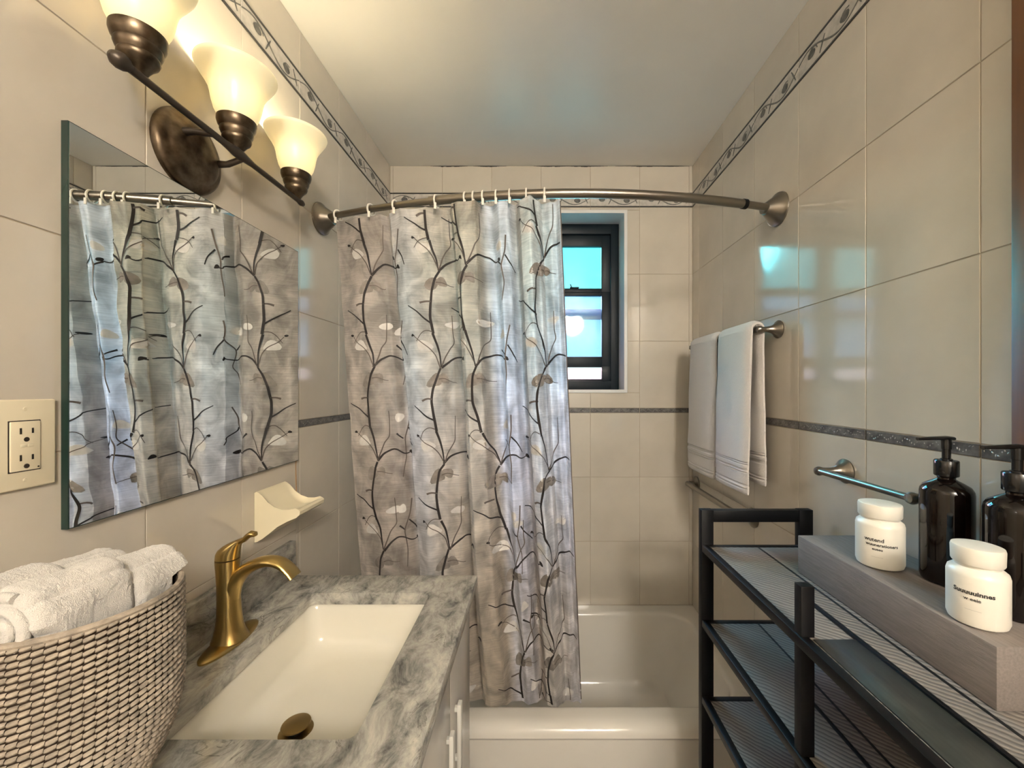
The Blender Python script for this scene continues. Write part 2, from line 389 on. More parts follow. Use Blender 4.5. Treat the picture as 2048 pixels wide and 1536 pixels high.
# decorative borders: upper vine border (tile > dark edging and scroll) and the slim dark lower strip
def scroll_mesh(w, h, seed):
    q = random.Random(seed); mb = MB()
    def rib(pts, wd):
        L_ = []; 
        for i, (x, z) in enumerate(pts):
            x2, z2 = pts[min(i+1, len(pts)-1)]; x1, z1 = pts[max(i-1, 0)]
            dx, dz = x2-x1, z2-z1; l = math.hypot(dx, dz) or 1; nx, nz = -dz/l, dx/l
            ww = wd*(1-.5*abs(2*i/(len(pts)-1)-1))
            L_.append(((x+nx*ww, z+nz*ww), (x-nx*ww, z-nz*ww)))
        for i in range(len(L_)-1):
            a, b = L_[i]; c, d = L_[i+1]
            mb.add([(a[0], -T-.0012, a[1]), (b[0], -T-.0012, b[1]), (d[0], -T-.0012, d[1]), (c[0], -T-.0012, c[1]),
                    (a[0], -T+.0004, a[1]), (b[0], -T+.0004, b[1]), (d[0], -T+.0004, d[1]), (c[0], -T+.0004, c[1])],
                   [(0, 1, 2, 3), (0, 4, 5, 1), (2, 6, 7, 3), (1, 5, 6, 2), (3, 7, 4, 0)])
    hh = h/2-.010
    n = 26
    rib([(-w/2+.002+(w-.004)*i/n, hh*.85*math.sin(2*math.pi*i/n*1.0+.4)) for i in range(n+1)], .0026)
    for k in range(2):                     # curls and leaves
        cx = -w/4+k*w/2; sg = 1 if k == 0 else -1
        rib([(cx+(.020-.0012*i)*math.cos(i*.55+k), sg*.004+(.018-.0012*i)*math.sin(i*.55+k)) for i in range(12)], .0022)
        rib([(cx+.03+.02*i/5, sg*(-hh*.8+hh*1.4*i/5)) for i in range(6)], .0026)
        lx = cx-.004; pts = [(lx+.017*math.cos(a*math.pi/5), sg*.003+.012*math.sin(a*math.pi/5)) for a in range(10)]
        mb.add([(x, -T-.001, z) for x, z in pts], [tuple(range(10))])
    me = bpy.data.meshes.new('scroll'); me.from_pydata(mb.v, [], mb.f); me.materials.append(MAT['border_gray'])
    return me
SC = [scroll_mesh(P_, UB1-UB0, s) for s in range(2)]
edge_me = {}
def edging(w, h):
    k = round(w, 3)
    if k not in edge_me:
        mb = MB()
        for z0, z1 in ((-h/2+.001, -h/2+.0065), (h/2-.0065, h/2-.001)):
            mb.box(-w/2+.0006, w/2-.0006, -T-.0022, -T+.001, z0, z1)
        me = bpy.data.meshes.new('edging'); me.from_pydata(mb.v, [], mb.f); me.materials.append(MAT['border_dark']); edge_me[k] = me
    return edge_me[k]
def strip_mesh(w, h, seed):
    q = random.Random(seed); mb = MB(); n = int(w/.006)
    for i in range(n):
        x = -w/2+.006+(w-.012)*i/n+q.uniform(-.001, .001); z = h*.22*math.sin(i*1.1+seed)+q.uniform(-.002, .002)
        a = q.uniform(.0026, .0048); b = q.uniform(.0014, .0026); th = q.uniform(0, 3)
        pts = [(x+a*math.cos(k*math.pi/3)*math.cos(th)-b*math.sin(k*math.pi/3)*math.sin(th), z+a*math.cos(k*math.pi/3)*math.sin(th)+b*math.sin(k*math.pi/3)*math.cos(th)) for k in range(6)]
        mb.add([(p[0], -T-.0004, p[1]) for p in pts]+[(x, -T-.0018, z)], [(k, (k+1) % 6, 6) for k in range(6)])
    me = bpy.data.meshes.new('relief'); me.from_pydata(mb.v, [], mb.f); me.materials.append(MAT['strip_silver'])
    return me
strip_cache = {}
def border(wall, side, a, b, org):
    xs = cuts(a, b, org, P_)
    for i in range(len(xs)-1):
        o = place_tile(wall, side, xs[i], xs[i+1], H(UB0), H(UB1), 'border_tile', 'border_white', jit=False)
        if o is None: continue
        w = xs[i+1]-xs[i]
        link('edging', edging(w, UB1-UB0), o)
        if w > P_*.9: link('vine_scroll', SC[i % 2], o)
def lowstrip(wall, side, a, b, org):
    xs = cuts(a, b, org, P_)
    for i in range(len(xs)-1):
        w = xs[i+1]-xs[i]
        o = place_tile(wall, side, xs[i], xs[i+1]-.001, H(LB0), H(LB1), 'strip_tile', 'strip_dark', proud=.001, jit=False)
        if o is None: continue
        k = (round(w, 3), i % 3)
        if k not in strip_cache: strip_cache[k] = strip_mesh(w, LB1-LB0, i % 3)
        link('relief', strip_cache[k], o)
border(wf, 'far', XL, XR, .018); border(wl, 'left', -.55, YF, 1.034); border(wr, 'right', DY, YF, 1.235); border(wr, 'right', -.55, -.3, 1.235)
lowstrip(wf, 'far', XL, XR, .018); lowstrip(wl, 'left', SB, YF, 1.29); lowstrip(wr, 'right', DY, YF, 1.235); lowstrip(wr, 'right', -.55, -.3, 1.235)

# tan caulk line where the surround starts, dark crack under the ceiling
cb = MB(); y = SB-.004
pts = [(XL+.0008, y+.0015*math.sin(k*1.7), H(-.35+k*.035)) for k in range(22)]
cb.tube(pts, [.0009+.0012*abs(math.sin(k*.9)) for k in range(22)], 6).build('caulk_line', 'tan_caulk', wl)
ck = MB()
for x0, x1 in ((-.55, -.36), (-.33, -.16), (-.02, .17), (.12, .36), (.40, .78)):
    n = 14
    for i in range(n):
        a = x0+(x1-x0)*i/n; b = x0+(x1-x0)*(i+1)/n; w = .0045*abs(math.sin(math.pi*(i+.5)/n))*rnd.uniform(.4, 1.1)
        ck.box(a, b, YF-.0012, YF+.001, CEIL-.001-w, CEIL-.0008)
ck.build('ceiling_crack', 'black_gap', wf)
# ------------------------------------------------------------------ window
win = MB()
t_ = .004
win.box(WX0-.012, WX0+t_, YF-.003, YW+.03, WZ0-.012, WZ1+.012).box(WX1-t_, WX1+.012, YF-.003, YW+.03, WZ0-.012, WZ1+.012)
win.box(WX0+t_, WX1-t_, YF-.003, YW+.03, WZ1-t_, WZ1+.012).box(WX0+t_, WX1-t_, YF-.006, YW+.03, WZ0-.012, WZ0+t_)
win = win.build('window_1', 'reveal_white', kind='structure')
fr = MB(); x0, x1, z0, z1 = WX0+t_, WX1-t_, WZ0+t_, WZ1-t_
fr.rbox(x0, x0+.05, YW, YW+.06, z0, z1, .003).rbox(x1-.045, x1, YW, YW+.06, z0, z1, .003)
fr.rbox(x0+.045, x1-.04, YW, YW+.06, z1-.055, z1, .003).rbox(x0+.045, x1-.04, YW, YW+.06, z0, z0+.048, .003)
fr.build('window_frame', 'window_black', win)
gx = x1-.092
bays = ((.062, gx), (x0+.10, -.035))
MB().rbox(-.037, .064, YW+.006, YW+.055, z0+.04, z1-.05, .003).build('mullion', 'window_black', win)
for bi, (a, b) in enumerate(bays):
    for nm, h0, h1, pm, yy in (('upper_sash', .553, .785, 'pane_cyan', .034), ('lower_sash', .175, .510, 'pane_blue', .022), ('bottom_light', .052, .117, 'pane_pale', .022)):
        sa = MB(); y0 = YW+yy-.014; y1 = YW+yy+.014; bw = .055; lo = .030; hi = .030
        if nm == 'upper_sash': hi = .075
        if nm == 'lower_sash': hi = .022; lo = .055
        if nm == 'bottom_light': hi = .006; lo = .02
        sa.rbox(a-bw, a, y0, y1, H(h0-lo), H(h1+hi), .0025).rbox(b, b+bw-.002, y0, y1, H(h0-lo), H(h1+hi), .0025)
        sa.rbox(a-.002, b+.002, y0, y1, H(h0-lo), H(h0), .0025).rbox(a-.002, b+.002, y0, y1, H(h1), H(h1+hi), .0025)
        so = sa.build(nm, 'window_black', win)
        MB().box(a-.004, b+.004, YW+yy-.002, YW+yy+.002, H(h0)-.004, H(h1)+.004).build('pane', pm, so)
    lk = MB().rbox((a+b)/2-.03, (a+b)/2+.02, YW+.002, YW+.02, H(.551), H(.556), .001)
    lk.tube([((a+b)/2-.02, YW+.010, H(.556)), ((a+b)/2-.028, YW+.006, H(.572))], .003, 8).build('latch', 'window_black', win)
mat('storm_gray', (.09, .12, .17), .5)
MB().rbox(x0, x1, YW+.10, YW+.115, H(.395), H(.455), .003).build('storm_rail', 'storm_gray', win)

# ------------------------------------------------------------------ door and casing on the right wall (at the photo's right edge)
door = MB().rbox(XR-.016, XR+.002, DY-.085, DY, .0, H(.75), .003).rbox(XR-.016, XR+.002, -.30, -.215, 0, H(.75), .003).rbox(XR-.016, XR+.002, -.30, DY, H(.75), H(.83), .003)
door = door.build('door_1', 'door_wood', kind='structure')
MB().rbox(XR-.004, XR+.002, -.215, DY-.085, .01, H(.75), .001).build('door_panel', 'door_wood', door)
MB().lathe([(.0, 0), (.026, 0), (.026, .004), (.010, .008), (.010, .03), (.022, .036), (.026, .048), (.018, .06), (0, .062)], (XR-.004, -.15, H(-.5)), (-1, 0, 0), cap=False).build('door_handle', 'nickel', door)

# added fill lamp, unseen behind the camera, brightens the whole room
cl = thing('fill_globe_lamp', 'added opal globe fill lamp hung behind the camera', 'lamp', (.50, -1.38, CEIL))
MB().lathe([(0, 0), (.06, 0), (.058, -.012), (.03, -.02), (.028, -.07), (.0, -.07)], (.50, -1.38, CEIL), cap=False).build('canopy', 'nickel', cl)
mat('fill_emitter', (.8, .78, .7), .4, emis=(1, .94, .86), estr=FILL_POWER)
MB().lathe([(.001, -.371)]+[(.155*math.sin(R(a)), -.215-.155*math.cos(R(a))) for a in range(10, 171, 8)]+[(.012, -.062)], (.50, -1.38, CEIL), n=32, cap=False).build('globe', 'fill_emitter', cl)

# ------------------------------------------------------------------ bathtub
TY0, RIM = 1.33, H(-1.112)
tb = thing('bathtub', 'white enamel alcove bathtub with a rounded front rim under the window', 'bathtub', (0, 1.7, 0))
a0, a1, b0, b1 = XL+.001, XR-.001, TY0, YF-.001
rg = [rrect(a0, a1, b0+.030, b1, .002, 0.001), rrect(a0, a1, b0+.022, b1, .002, RIM-.062), rrect(a0, a1, b0+.008, b1, .002, RIM-.048)]
for k in range(0, 8):
    a = R(90*k/7); rg.append(rrect(a0, a1, b0+.045-.045*math.cos(a), b1, .003, RIM-.038+.038*math.sin(a)))
inn = (a0+.085, a1-.075, 1.427, b1-.072)
for k in range(0, 7):
    a = R(90*k/6); d = .02*math.sin(a)
    rg.append(rrect(inn[0]-.02+d, inn[1]+.02-d, inn[2]-.02+d, inn[3]+.02-d, .13-d*.6, RIM-.02*(1-math.cos(a))))
DEP = .33
for k in range(1, 9):
    t = k/8; z = RIM-.02-(DEP-.02-.07)*t
    rg.append(rrect(inn[0]+.10*t, inn[1]-.14*t**1.2, inn[2]+.035*t, inn[3]-.055*t, .118, z))
e = (inn[0]+.10, inn[1]-.14, inn[2]+.035, inn[3]-.055)
for k in range(1, 8):
    a = R(90*k/7); d = .08*(1-math.cos(a)); rg.append(rrect(e[0]+d, e[1]-d, e[2]+d, e[3]-d, .118-d*.6, RIM-DEP+.07-.07*math.sin(a)))
MB().loft(rg, cap0=True, cap1=True).build('tub_shell', 'tub_enamel', tb)
MB().lathe([(0, .002), (.03, .002), (.034, 0), (.034, -.004)], (-.5, 1.74, RIM-DEP+.001), cap=False).build('drain', 'nickel', tb)

# ------------------------------------------------------------------ vanity: cabinet, marble top, splash, basin
CT = H(-.57); CX1 = -.183; CY1 = 1.238; CY0 = .10
vc = thing('vanity_cabinet', 'glossy white vanity cabinet with flat doors under the gray marble top', 'cabinet', (-.47, .67, 0))
FX = -.205
mb = MB().box(XL+.002, FX-.018, CY0+.01, CY1-.012, .09, CT-.032-.19).box(XL+.002, FX-.018, 1.178, CY1-.012, CT-.24, CT-.032).box(XL+.002, FX-.018, CY0+.01, .60, CT-.24, CT-.032)
mb.box(FX-.04, FX-.018, CY0+.01, CY1-.012, CT-.24, CT-.036)
mb.build('body', 'cabinet_white', vc)
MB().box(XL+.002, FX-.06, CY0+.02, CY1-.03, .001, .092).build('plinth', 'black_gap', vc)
ys = [CY0+.012, .56, .955, CY1-.014]
for i in range(3):
    d = MB().rbox(FX-.0165, FX, ys[i]+.0015, ys[i+1]-.0015, .11, CT-.050, .002).build('door', 'cabinet_white', vc)
    yh = ys[i+1]-.045 if i < 2 else ys[i]+.045
    hd = MB().rbox(FX+.001, FX+.010, yh-.006, yh+.006, H(-.915), H(-.905), .001).rbox(FX+.001, FX+.010, yh-.006, yh+.006, H(-.795), H(-.785), .001)
    hd.rbox(FX+.008, FX+.018, yh-.010, yh+.010, H(-.93), H(-.775), .002).build('handle', 'white_plastic', d)
MB().box(FX-.017, FX-.008, CY0+.02, CY1-.02, CT-.048, CT-.034).build('shadow_gap', 'black_gap', vc)

SX0, SX1, SY0, SY1 = -.630, -.299, .659, 1.129
ct = thing('marble_countertop', 'gray and cream veined marble countertop around the sink', 'countertop', (-.47, .67, CT))
o_ = (XL+.0005, CX1, CY0, CY1)
def orr(z, d=0, r=.004): return rrect(o_[0]+d*0, o_[1]-d, o_[2]+d, o_[3]-d, r, z)
def irr(z, d=0): return rrect(SX0-d, SX1+d, SY0-d, SY1+d, .016+d, z)
TH = .032
MB().loft([irr(CT-TH), irr(CT-.002), irr(CT-.0006, .0008), irr(CT, .002), orr(CT, .003), orr(CT-.0008, .001), orr(CT-.003), orr(CT-TH+.003), orr(CT-TH, .002)], cap1=False, closed=True).build('slab', 'gray_marble', ct)
MB().rbox(XL+.0006, XL+.020, CY0, CY1-.001, CT+.0004, H(-.463), .0025).build('backsplash', 'gray_marble', ct)
sk = thing('undermount_sink', 'white rectangular undermount sink set in the marble countertop', 'sink', (-.47, .86, CT))
BD = .118
s_ = []
def sr(d, z, r=.03, dx=0): return rrect(SX0-.006+d, SX1+.006-d, SY0-.006+d, SY1+.006-d, r, z)
s_ += [rrect(SX0-.03, SX1+.03, SY0-.03, SY1+.03, .05, CT-TH-.014), rrect(SX0-.03, SX1+.03, SY0-.03, SY1+.03, .05, CT-TH-.001), sr(-.002, CT-TH-.001), sr(0, CT-TH-.003)]
for k in range(1, 7): s_.append(sr(.014*k/6, CT-TH-.003-(BD-.045)*k/6, .035+.004*k/6))
for k in range(1, 9):
    a = R(90*k/8); d = .014+.05*(1-math.cos(a)); s_.append(sr(d, CT-TH-BD+.042-.042*math.sin(a)+.0, .04+.02*k/8))
MB().loft(s_, cap1=True).build('basin', 'porcelain', sk)
dz = CT-TH-BD
dr = thing('sink_drain', 'brass pop-up drain cap raised in the white sink bowl', 'drain', (-.508, .852, dz))
MB().lathe([(0, .0012), (.028, .0012), (.033, .0005), (.033, -.004)], (-.508, .852, dz), cap=False).build('flange', 'brass_dark', dr)
MB().lathe([(0, .002), (.012, .002), (.012, .008), (.018, .009), (.018, .002)], (-.508, .852, dz), cap=False).build('stem', 'black_gap', dr)
MB().lathe([(0, .0105), (.020, .0105), (.0265, .0115), (.0285, .0135), (.0275, .0158), (.018, .0175), (0, .0182)], (-.508, .852, dz), (.0, 0, 1), cap=False).build('cap', 'brass_dark', dr)

# ------------------------------------------------------------------ faucet
FXc, FYc = -.694, .912
fa = thing('brass_faucet', 'brushed brass single-lever faucet on an oval plate beside the sink', 'faucet', (FXc, FYc, CT))
pl = []
for d, z in ((.0, .0002), (0, .004), (.002, .0065), (.006, .0082), (.016, .0105), (.022, .011)):
    ring = []
    for i in range(48):
        a = 2*math.pi*i/48; c, s2 = math.cos(a), math.sin(a)
        ring.append((FXc+.002+(.0300-d)*math.copysign(abs(c)**.95, c), FYc+(.082-d*1.7)*math.copysign(abs(s2)**1.15, s2), CT+z))
    pl.append(ring)
MB().loft(pl, cap0=True, cap1=True).build('deck_plate', 'brass', fa)
bd = []
for z, rx, ry, ox in ((.0085, .036, .036, .002), (.013, .0345, .034, .002), (.022, .0305, .030, .001), (.038, .0265, .026, 0), (.062, .0240, .0235, 0), (.095, .0225, .022, -.001), (.13, .0225, .0215, -.002), (.16, .0235, .022, -.003), (.178, .0240, .0225, -.004), (.186, .0240, .0225, -.004)):
    bd.append([(FXc+ox+rx*math.cos(2*math.pi*i/36), FYc+ry*math.sin(2*math.pi*i/36), CT+z) for i in range(36)])
MB().loft(bd, cap0=True, cap1=True).build('body', 'brass', fa)
# spout: flat, rising out of the body then curving down
cp = [(.000, .070), (.004, .100), (.012, .130), (.032, .158), (.062, .1755), (.092, .182), (.118, .176), (.138, .160), (.149, .147)]
sp = []
cps = []
for k in range(len(cp)-1):
    p0, p1, p2, p3 = cp[max(k-1, 0)], cp[k], cp[k+1], cp[min(k+2, len(cp)-1)]
    for j in range(4):
        t = j/4
        cps.append(tuple(.5*((2*p1[i])+(-p0[i]+p2[i])*t+(2*p0[i]-5*p1[i]+4*p2[i]-p3[i])*t*t+(-p0[i]+3*p1[i]-3*p2[i]+p3[i])*t**3) for i in (0, 1)))
cps.append(cp[-1])
rad = []
for i in range(len(cps)):
    u = i/(len(cps)-1); rad.append((.0180+.0025*u, .0125*(1-u)**1.2+.0072))
MB().tube([(FXc+x, FYc, CT+z) for x, z in cps], rad, 20).build('spout', 'brass', fa)
hl = []
for z, rx, ry, ox in ((.1885, .0240, .0225, -.004), (.200, .0238, .022, -.003), (.208, .0225, .0205, 0), (.216, .0185, .0175, .006), (.223, .0135, .0140, .014), (.228, .009, .0105, .022)):
    hl.append([(FXc+ox+rx*math.cos(2*math.pi*i/32), FYc+ry*math.sin(2*math.pi*i/32), CT+z) for i in range(32)])
hb = MB().loft(hl, cap0=True, cap1=True)
hb.tube([(FXc+.008, FYc, CT+.217), (FXc+.022, FYc, CT+.225), (FXc+.034, FYc, CT+.230), (FXc+.042, FYc, CT+.238), (FXc+.050, FYc, CT+.243), (FXc+.058, FYc, CT+.242), (FXc+.062, FYc, CT+.240)],
        [(.011, .008), (.009, .0065), (.008, .0058), (.0085, .006), (.0095, .007), (.008, .006), (.003, .002)], 16)
hb.build('lever_handle', 'brass', fa)

# ------------------------------------------------------------------ soap dish on the left wall
sd = thing('soap_dish', 'ivory ceramic soap dish mounted on the tiles above the backsplash', 'soap dish', (XL, 1.14, H(-.34)))
dy0, dy1 = 1.082, 1.205
cols = []
# top curve (distance from wall, height) and underside per section across the width
n = 22
for j in range(n+1):
    u = j/n; e_ = min(u, 1-u)*2                        # 0 at the ends
    raise_ = .010*max(0, 1-(e_/.22))**1.5
    y = dy0+(dy1-dy0)*u
    top = [(.0005, -.279), (.006, -.276), (.012, -.279), (.022, -.292), (.036, -.309), (.054, -.322), (.074, -.329), (.094, -.329), (.110, -.325), (.118, -.324)]
    bot = [(.1225, -.329), (.121, -.338), (.112, -.346), (.088, -.356), (.062, -.370), (.040, -.388), (.022, -.402), (.008, -.410), (.0005, -.411)]
    ring = []
    for (d, h) in top:
        dip = 0 if d < .015 or d > .112 else -.007*min(1, e_/.25)*math.sin(math.pi*(d-.015)/.1)
        ring.append((XL+d, y, H(h+dip+(raise_*.5 if .015 < d < .115 else 0))))
    for (d, h) in bot: ring.append((XL+d, y, H(h)))
    cols.append(ring)
so = MB().loft(cols, cap0=True, cap1=True).build('dish', 'ivory_ceramic', sd)

# ------------------------------------------------------------------ outlet
ol = thing('gfci_outlet', 'cream double outlet in an oversized wall plate left of the mirror', 'outlet', (XL, .588, H(-.081)))
oy0, oy1, oz0, oz1 = .546, .632, H(-.147), H(-.016)
MB().rbox(XL+.0004, XL+.006, oy0, oy1, oz0, oz1, .0025, 3).build('wall_plate', 'cream_plastic', ol)
MB().rbox(XL+.005, XL+.0064, .574, .612, H(-.1215), H(-.0465), .0005).build('gap_line', 'slot_dark', ol)
fp = MB().rbox(XL+.005, XL+.0084, .5755, .6105, H(-.1200), H(-.0480), .0012).build('receptacle', 'cream_plastic', ol)
sl = MB()
for zc in (-.062, -.101):
    sl.rbox(XL+.0080, XL+.0087, .5855, .5880, H(zc-.0045), H(zc+.0045), .0002).rbox(XL+.0080, XL+.0087, .5995, .6020, H(zc-.0038), H(zc+.0038), .0002)
    sl.lathe([(0, 0), (.0034, 0), (.0034, .0007), (0, .0007)], (XL+.0080, .5935, H(zc-.0125)), (1, 0, 0), 16, cap=False)
sl.build('slots', 'slot_dark', fp)
MB().rbox(XL+.0080, XL+.0092, .5865, .5930, H(-.0855), H(-.0815), .0003).rbox(XL+.0080, XL+.0092, .5950, .6015, H(-.0855), H(-.0815), .0003).build('test_buttons', 'cream_plastic', fp)
for zc in (-.030, -.134):
    MB().lathe([(0, 0), (.0028, 0), (.0022, .0010), (0, .0012)], (XL+.0058, .5935, H(zc)), (1, 0, 0), 16, cap=False).build('screw', 'cream_plastic', ol)
MB().lathe([(0, 0), (.0012, 0), (.0012, .0007), (0, .0007)], (XL+.008, .6075, H(-.1165)), (1, 0, 0), 10, cap=False).build('indicator', 'slot_dark', fp)

# ------------------------------------------------------------------ mirror
mi = thing('wall_mirror', 'frameless rectangular wall mirror above the backsplash reflecting the shower curtain', 'mirror', (XL, .95, H(.1)))
my0, my1, mz0, mz1 = .643, 1.262, H(-.224), H(.426)
MB().box(XL+.0005, XL+.0115, my0, my1, mz0, mz1).build('glass_edge', 'mirror_edge', mi)
MB().box(XL+.0112, XL+.0120, my0+.0016, my1-.0012, mz0+.0014, mz1-.0014).build('mirror_glass', 'mirror_silver', mi)

# ------------------------------------------------------------------ vanity light
vl = thing('vanity_light', 'three-shade bronze bar light with glowing bell glass shades above the mirror', 'wall lamp', (XL, .875, H(.507)))
bx, bh = -.675, .530
MB().lathe([(0, 0), (.083, 0), (.0835, .006), (.080, .013), (.073, .018), (.066, .019), (.062, .023), (.050, .030), (.030, .034), (0, .035)], (XL+.0005, .872, H(.507)), (1, 0, 0), 48, cap=False).build('backplate', 'bronze', vl)
for ya in (.835, .925):
    hh_ = .530 if ya < .87 else .512
    MB().tube([(XL+.020, ya, H(hh_)), (XL+.05, ya, H(hh_)), (bx+.002, ya+.002, H(bh-.004))], [.0085, .0068, .0062], 14).build('arm', 'bronze_bar', vl)
bar = MB().tube([(bx, .655, H(bh)), (bx, .70, H(bh)), (bx, .80, H(bh)), (bx, .87, H(bh)), (bx, .895, H(bh)), (bx, .905, H(bh)), (bx, .925, H(bh)), (bx, .935, H(bh)), (bx, .96, H(bh)), (bx, 1.06, H(bh)), (bx, 1.155, H(bh))],
                [.0075, .0068, .0064, .0070, .0095, .0110, .0110, .0095, .0068, .0062, .0060], 16)
bar.build('crossbar', 'bronze_bar', vl)
MB().lathe([(0, -.016), (.007, -.014), (.0125, -.007), (.0135, 0), (.0115, .008), (.0075, .014), (.006, .020)], (bx, .655, H(bh)), (0, 1, 0), 20).build('finial', 'bronze_bar', vl)
MB().lathe([(.006, -.016), (.008, -.006), (.0085, .0), (.006, .008), (0, .010)], (bx, 1.158, H(bh)), (0, 1, 0), 20, cap=False).build('finial', 'bronze_bar', vl)
for ys_ in (.69, .915, 1.14):
    c = (-.679, ys_, H(0))
    hld = MB().lathe([(0, .532), (.010, .533), (.014, .541), (.020, .550), (.026, .556), (.0285, .562), (.0275, .566), (.030, .571), (.0325, .578), (.0315, .582), (.0355, .588), (.0380, .597), (.0378, .604), (.0350, .604), (.0340, .590), (.0, .585)], c, n=48, cap=False)
    hld.build('shade_holder', 'bronze', vl)
    outer = [(.0315, .600), (.0375, .610), (.0430, .622), (.0470, .638), (.0495, .654), (.0530, .668), (.0600, .682), (.0690, .696), (.0760, .708), (.0780, .714)]
    prof = outer+[(.0772, .7165), (.0755, .7155)]+[(r-.003, h+.0008) for r, h in outer[::-1]]
    sh = MB().lathe(prof, c, n=64, cap=False).build('glass_shade', 'shade_glass', vl)
mat('bulb_glass', (.9, .85, .7), .3, emis=(1, .84, .55), estr=6)
for ys_ in (.69, .915, 1.14):
    MB().lathe([(.010, .590), (.011, .612), (.013, .618)], (-.679, ys_, H(0)), n=20, cap=True).build('bulb_socket', 'white_plastic', vl)

# ------------------------------------------------------------------ shower rod, rings
ROD_H = .590
def yrod(x): return 1.225+.2406*(x-.12)**2
rod = thing('shower_rod', 'brushed nickel curved shower rod between the two tiled walls', 'curtain rod', (0, 1.3, H(ROD_H)))
def rodseg(xa, xb, r, nm, n=24):
    MB().tube([(xa+(xb-xa)*k/n, yrod(xa+(xb-xa)*k/n), H(ROD_H)) for k in range(n+1)], r, 18).build(nm, 'nickel', rod)
rodseg(XL+.03, -.33, .0105, 'rod_tube'); rodseg(-.34, .665, .0138, 'rod_sleeve', 44); rodseg(.66, XR-.03, .0115, 'rod_tube')
MB().tube([(.655, yrod(.655), H(ROD_H)), (.668, yrod(.668), H(ROD_H))], .0155, 18).build('joint_collar', 'black_steel', rod)
for sx, xw, yw in ((1, XL, yrod(XL)), (-1, XR, yrod(XR))):
    MB().lathe([(0, .0005), (.052, .0005), (.0545, .004), (.0535, .009), (.047, .013), (.038, .024), (.030, .036), (.023, .045), (.020, .050), (.0165, .051), (.0165, .058), (0, .058)], (xw, yw, H(ROD_H)), (sx, -.06 if sx > 0 else -.1, 0), 40, cap=False).build('end_flange', 'nickel', rod)
ring_px = [676, 742, 791, 873, 931, 948, 967, 993, 1020, 1053, 1089]
def xr_of(px):
    x = 0
    for _ in range(12): x = (px-1075)/810*yrod(x)
    return x
names = ['first', 'second', 'third', 'fourth', 'fifth', 'sixth', 'seventh', 'eighth', 'ninth', 'tenth', 'eleventh']
for i, px in enumerate(ring_px):
    x = xr_of(px); y = yrod(x); dyx = .4812*(x-.12)
    tv = Vector((1, dyx, 0)).normalized(); sd_ = Vector((-dyx, 1, 0)).normalized()
    r0 = .0172
    pts = []
    for k in range(26):
        a = -2*math.pi*k/25*.96-math.pi/2+.1
        p = Vector((x, y, H(ROD_H-.0028)))+sd_*r0*math.cos(a)+Vector((0, 0, 1))*(r0*math.sin(a))*1.05
        pts.append(p)
    ro = thing('curtain_ring', 'white plastic curtain ring on the rod, %s counted from the left wall' % names[i], 'curtain ring', (x, y, H(ROD_H)), 'curtain rings along the shower rod')
    MB().tube(pts, .0030, 10).build('loop', 'ring_plastic', ro)
    MB().rbox(x-.004, x+.004, y-.0195, y-.0155, H(ROD_H-.034), H(ROD_H-.014), .0012).build('clip', 'ring_plastic', ro)

# ------------------------------------------------------------------ shower curtain
CT0, CB0 = .572, -1.150
def lerp(a, b, t): return a+(b-a)*t
fold_tab = [(683, .0), (700, -.006), (745, -.016), (785, .004), (802, .024), (809, -.006), (845, -.024), (880, -.008), (902, .008), (921, .028), (930, -.018), (950, -.044), (975, -.030), (989, .012), (1001, .020), (1020, -.014), (1035, -.004), (1048, .024), (1060, -.026), (1079, -.046), (1093, -.008), (1101, .020), (1115, .004), (1124, .012), (1133, -.010)]
fold_tab = [((p-683)/450, d) for p, d in fold_tab]
def fold(t):
    t = min(max(t, 0), 1)
    for (a, da), (b, db) in zip(fold_tab, fold_tab[1:]):
        if t <= b:
            u = (t-a)/(b-a); u = u*u*(3-2*u); return lerp(da, db, u)
    return fold_tab[-1][1]
def cl_edges(v): return lerp(-.686, -.615, v), lerp(.068, .160, v)
def base_y(x, v): return lerp(yrod(x), 1.485, v**.9)
def surf(t, v):
    l, r = cl_edges(v); tt = min(max(t, 0), 1)
    x = lerp(l, r, tt)
    w = tt+.010*math.sin(v*5.2+tt*7)*math.sin(math.pi*tt)
    amp = .55+.45*min(1, v*5); amp *= 1-.35*max(0, v-.75)/.25
    d = fold(w)*amp*1.35; x += .35*fold(w-.012)*amp*math.sin(math.pi*tt)
    d += .010*math.sin(tt*31+1)*max(0, v-.35)*(1-.5*v)
    puff = noise.noise(Vector((x*11, v*17, 3.1)))*.011+noise.noise(Vector((x*4, v*34, 9.7)))*.0038
    d -= puff*min(1, v*8)
    h = lerp(CT0, CB0, v)-.007*abs(math.sin(tt*math.pi*9))*(1-min(1, v*6))
    return Vector((x, base_y(x, v)+d*(1-.3*(v > .97)), H(h)))
NU, NV = 300, 260
vs = []; uvs = []
acc = 0; lens = [0]
for i in range(1, NU+1):
    a = surf((i-1)/NU, .4); b = surf(i/NU, .4); acc += (b-a).length; lens.append(acc)
for j in range(NV+1):
    for i in range(NU+1):
        vs.append(surf(i/NU, j/NV)); uvs.append((lens[i], j/NV*1.7))
fs = [(j*(NU+1)+i, j*(NU+1)+i+1, (j+1)*(NU+1)+i+1, (j+1)*(NU+1)+i) for j in range(NV) for i in range(NU)]
cu = thing('shower_curtain', 'bark and branch print shower curtain gathered in folds on the curved rod', 'shower curtain', (-.3, 1.35, H(CT0)))
mbc = MB(); mbc.add(vs, fs, True)
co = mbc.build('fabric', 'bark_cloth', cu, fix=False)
uvl = co.data.uv_layers.new(name='UVMap')
li = [0]*(len(co.data.loops)); co.data.loops.foreach_get('vertex_index', li)
flat = []
for k in li: flat += uvs[k]
uvl.data.foreach_set('uv', flat)
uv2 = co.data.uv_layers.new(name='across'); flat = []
for k in li: flat += [(k % (NU+1))/NU, (k//(NU+1))/NV]
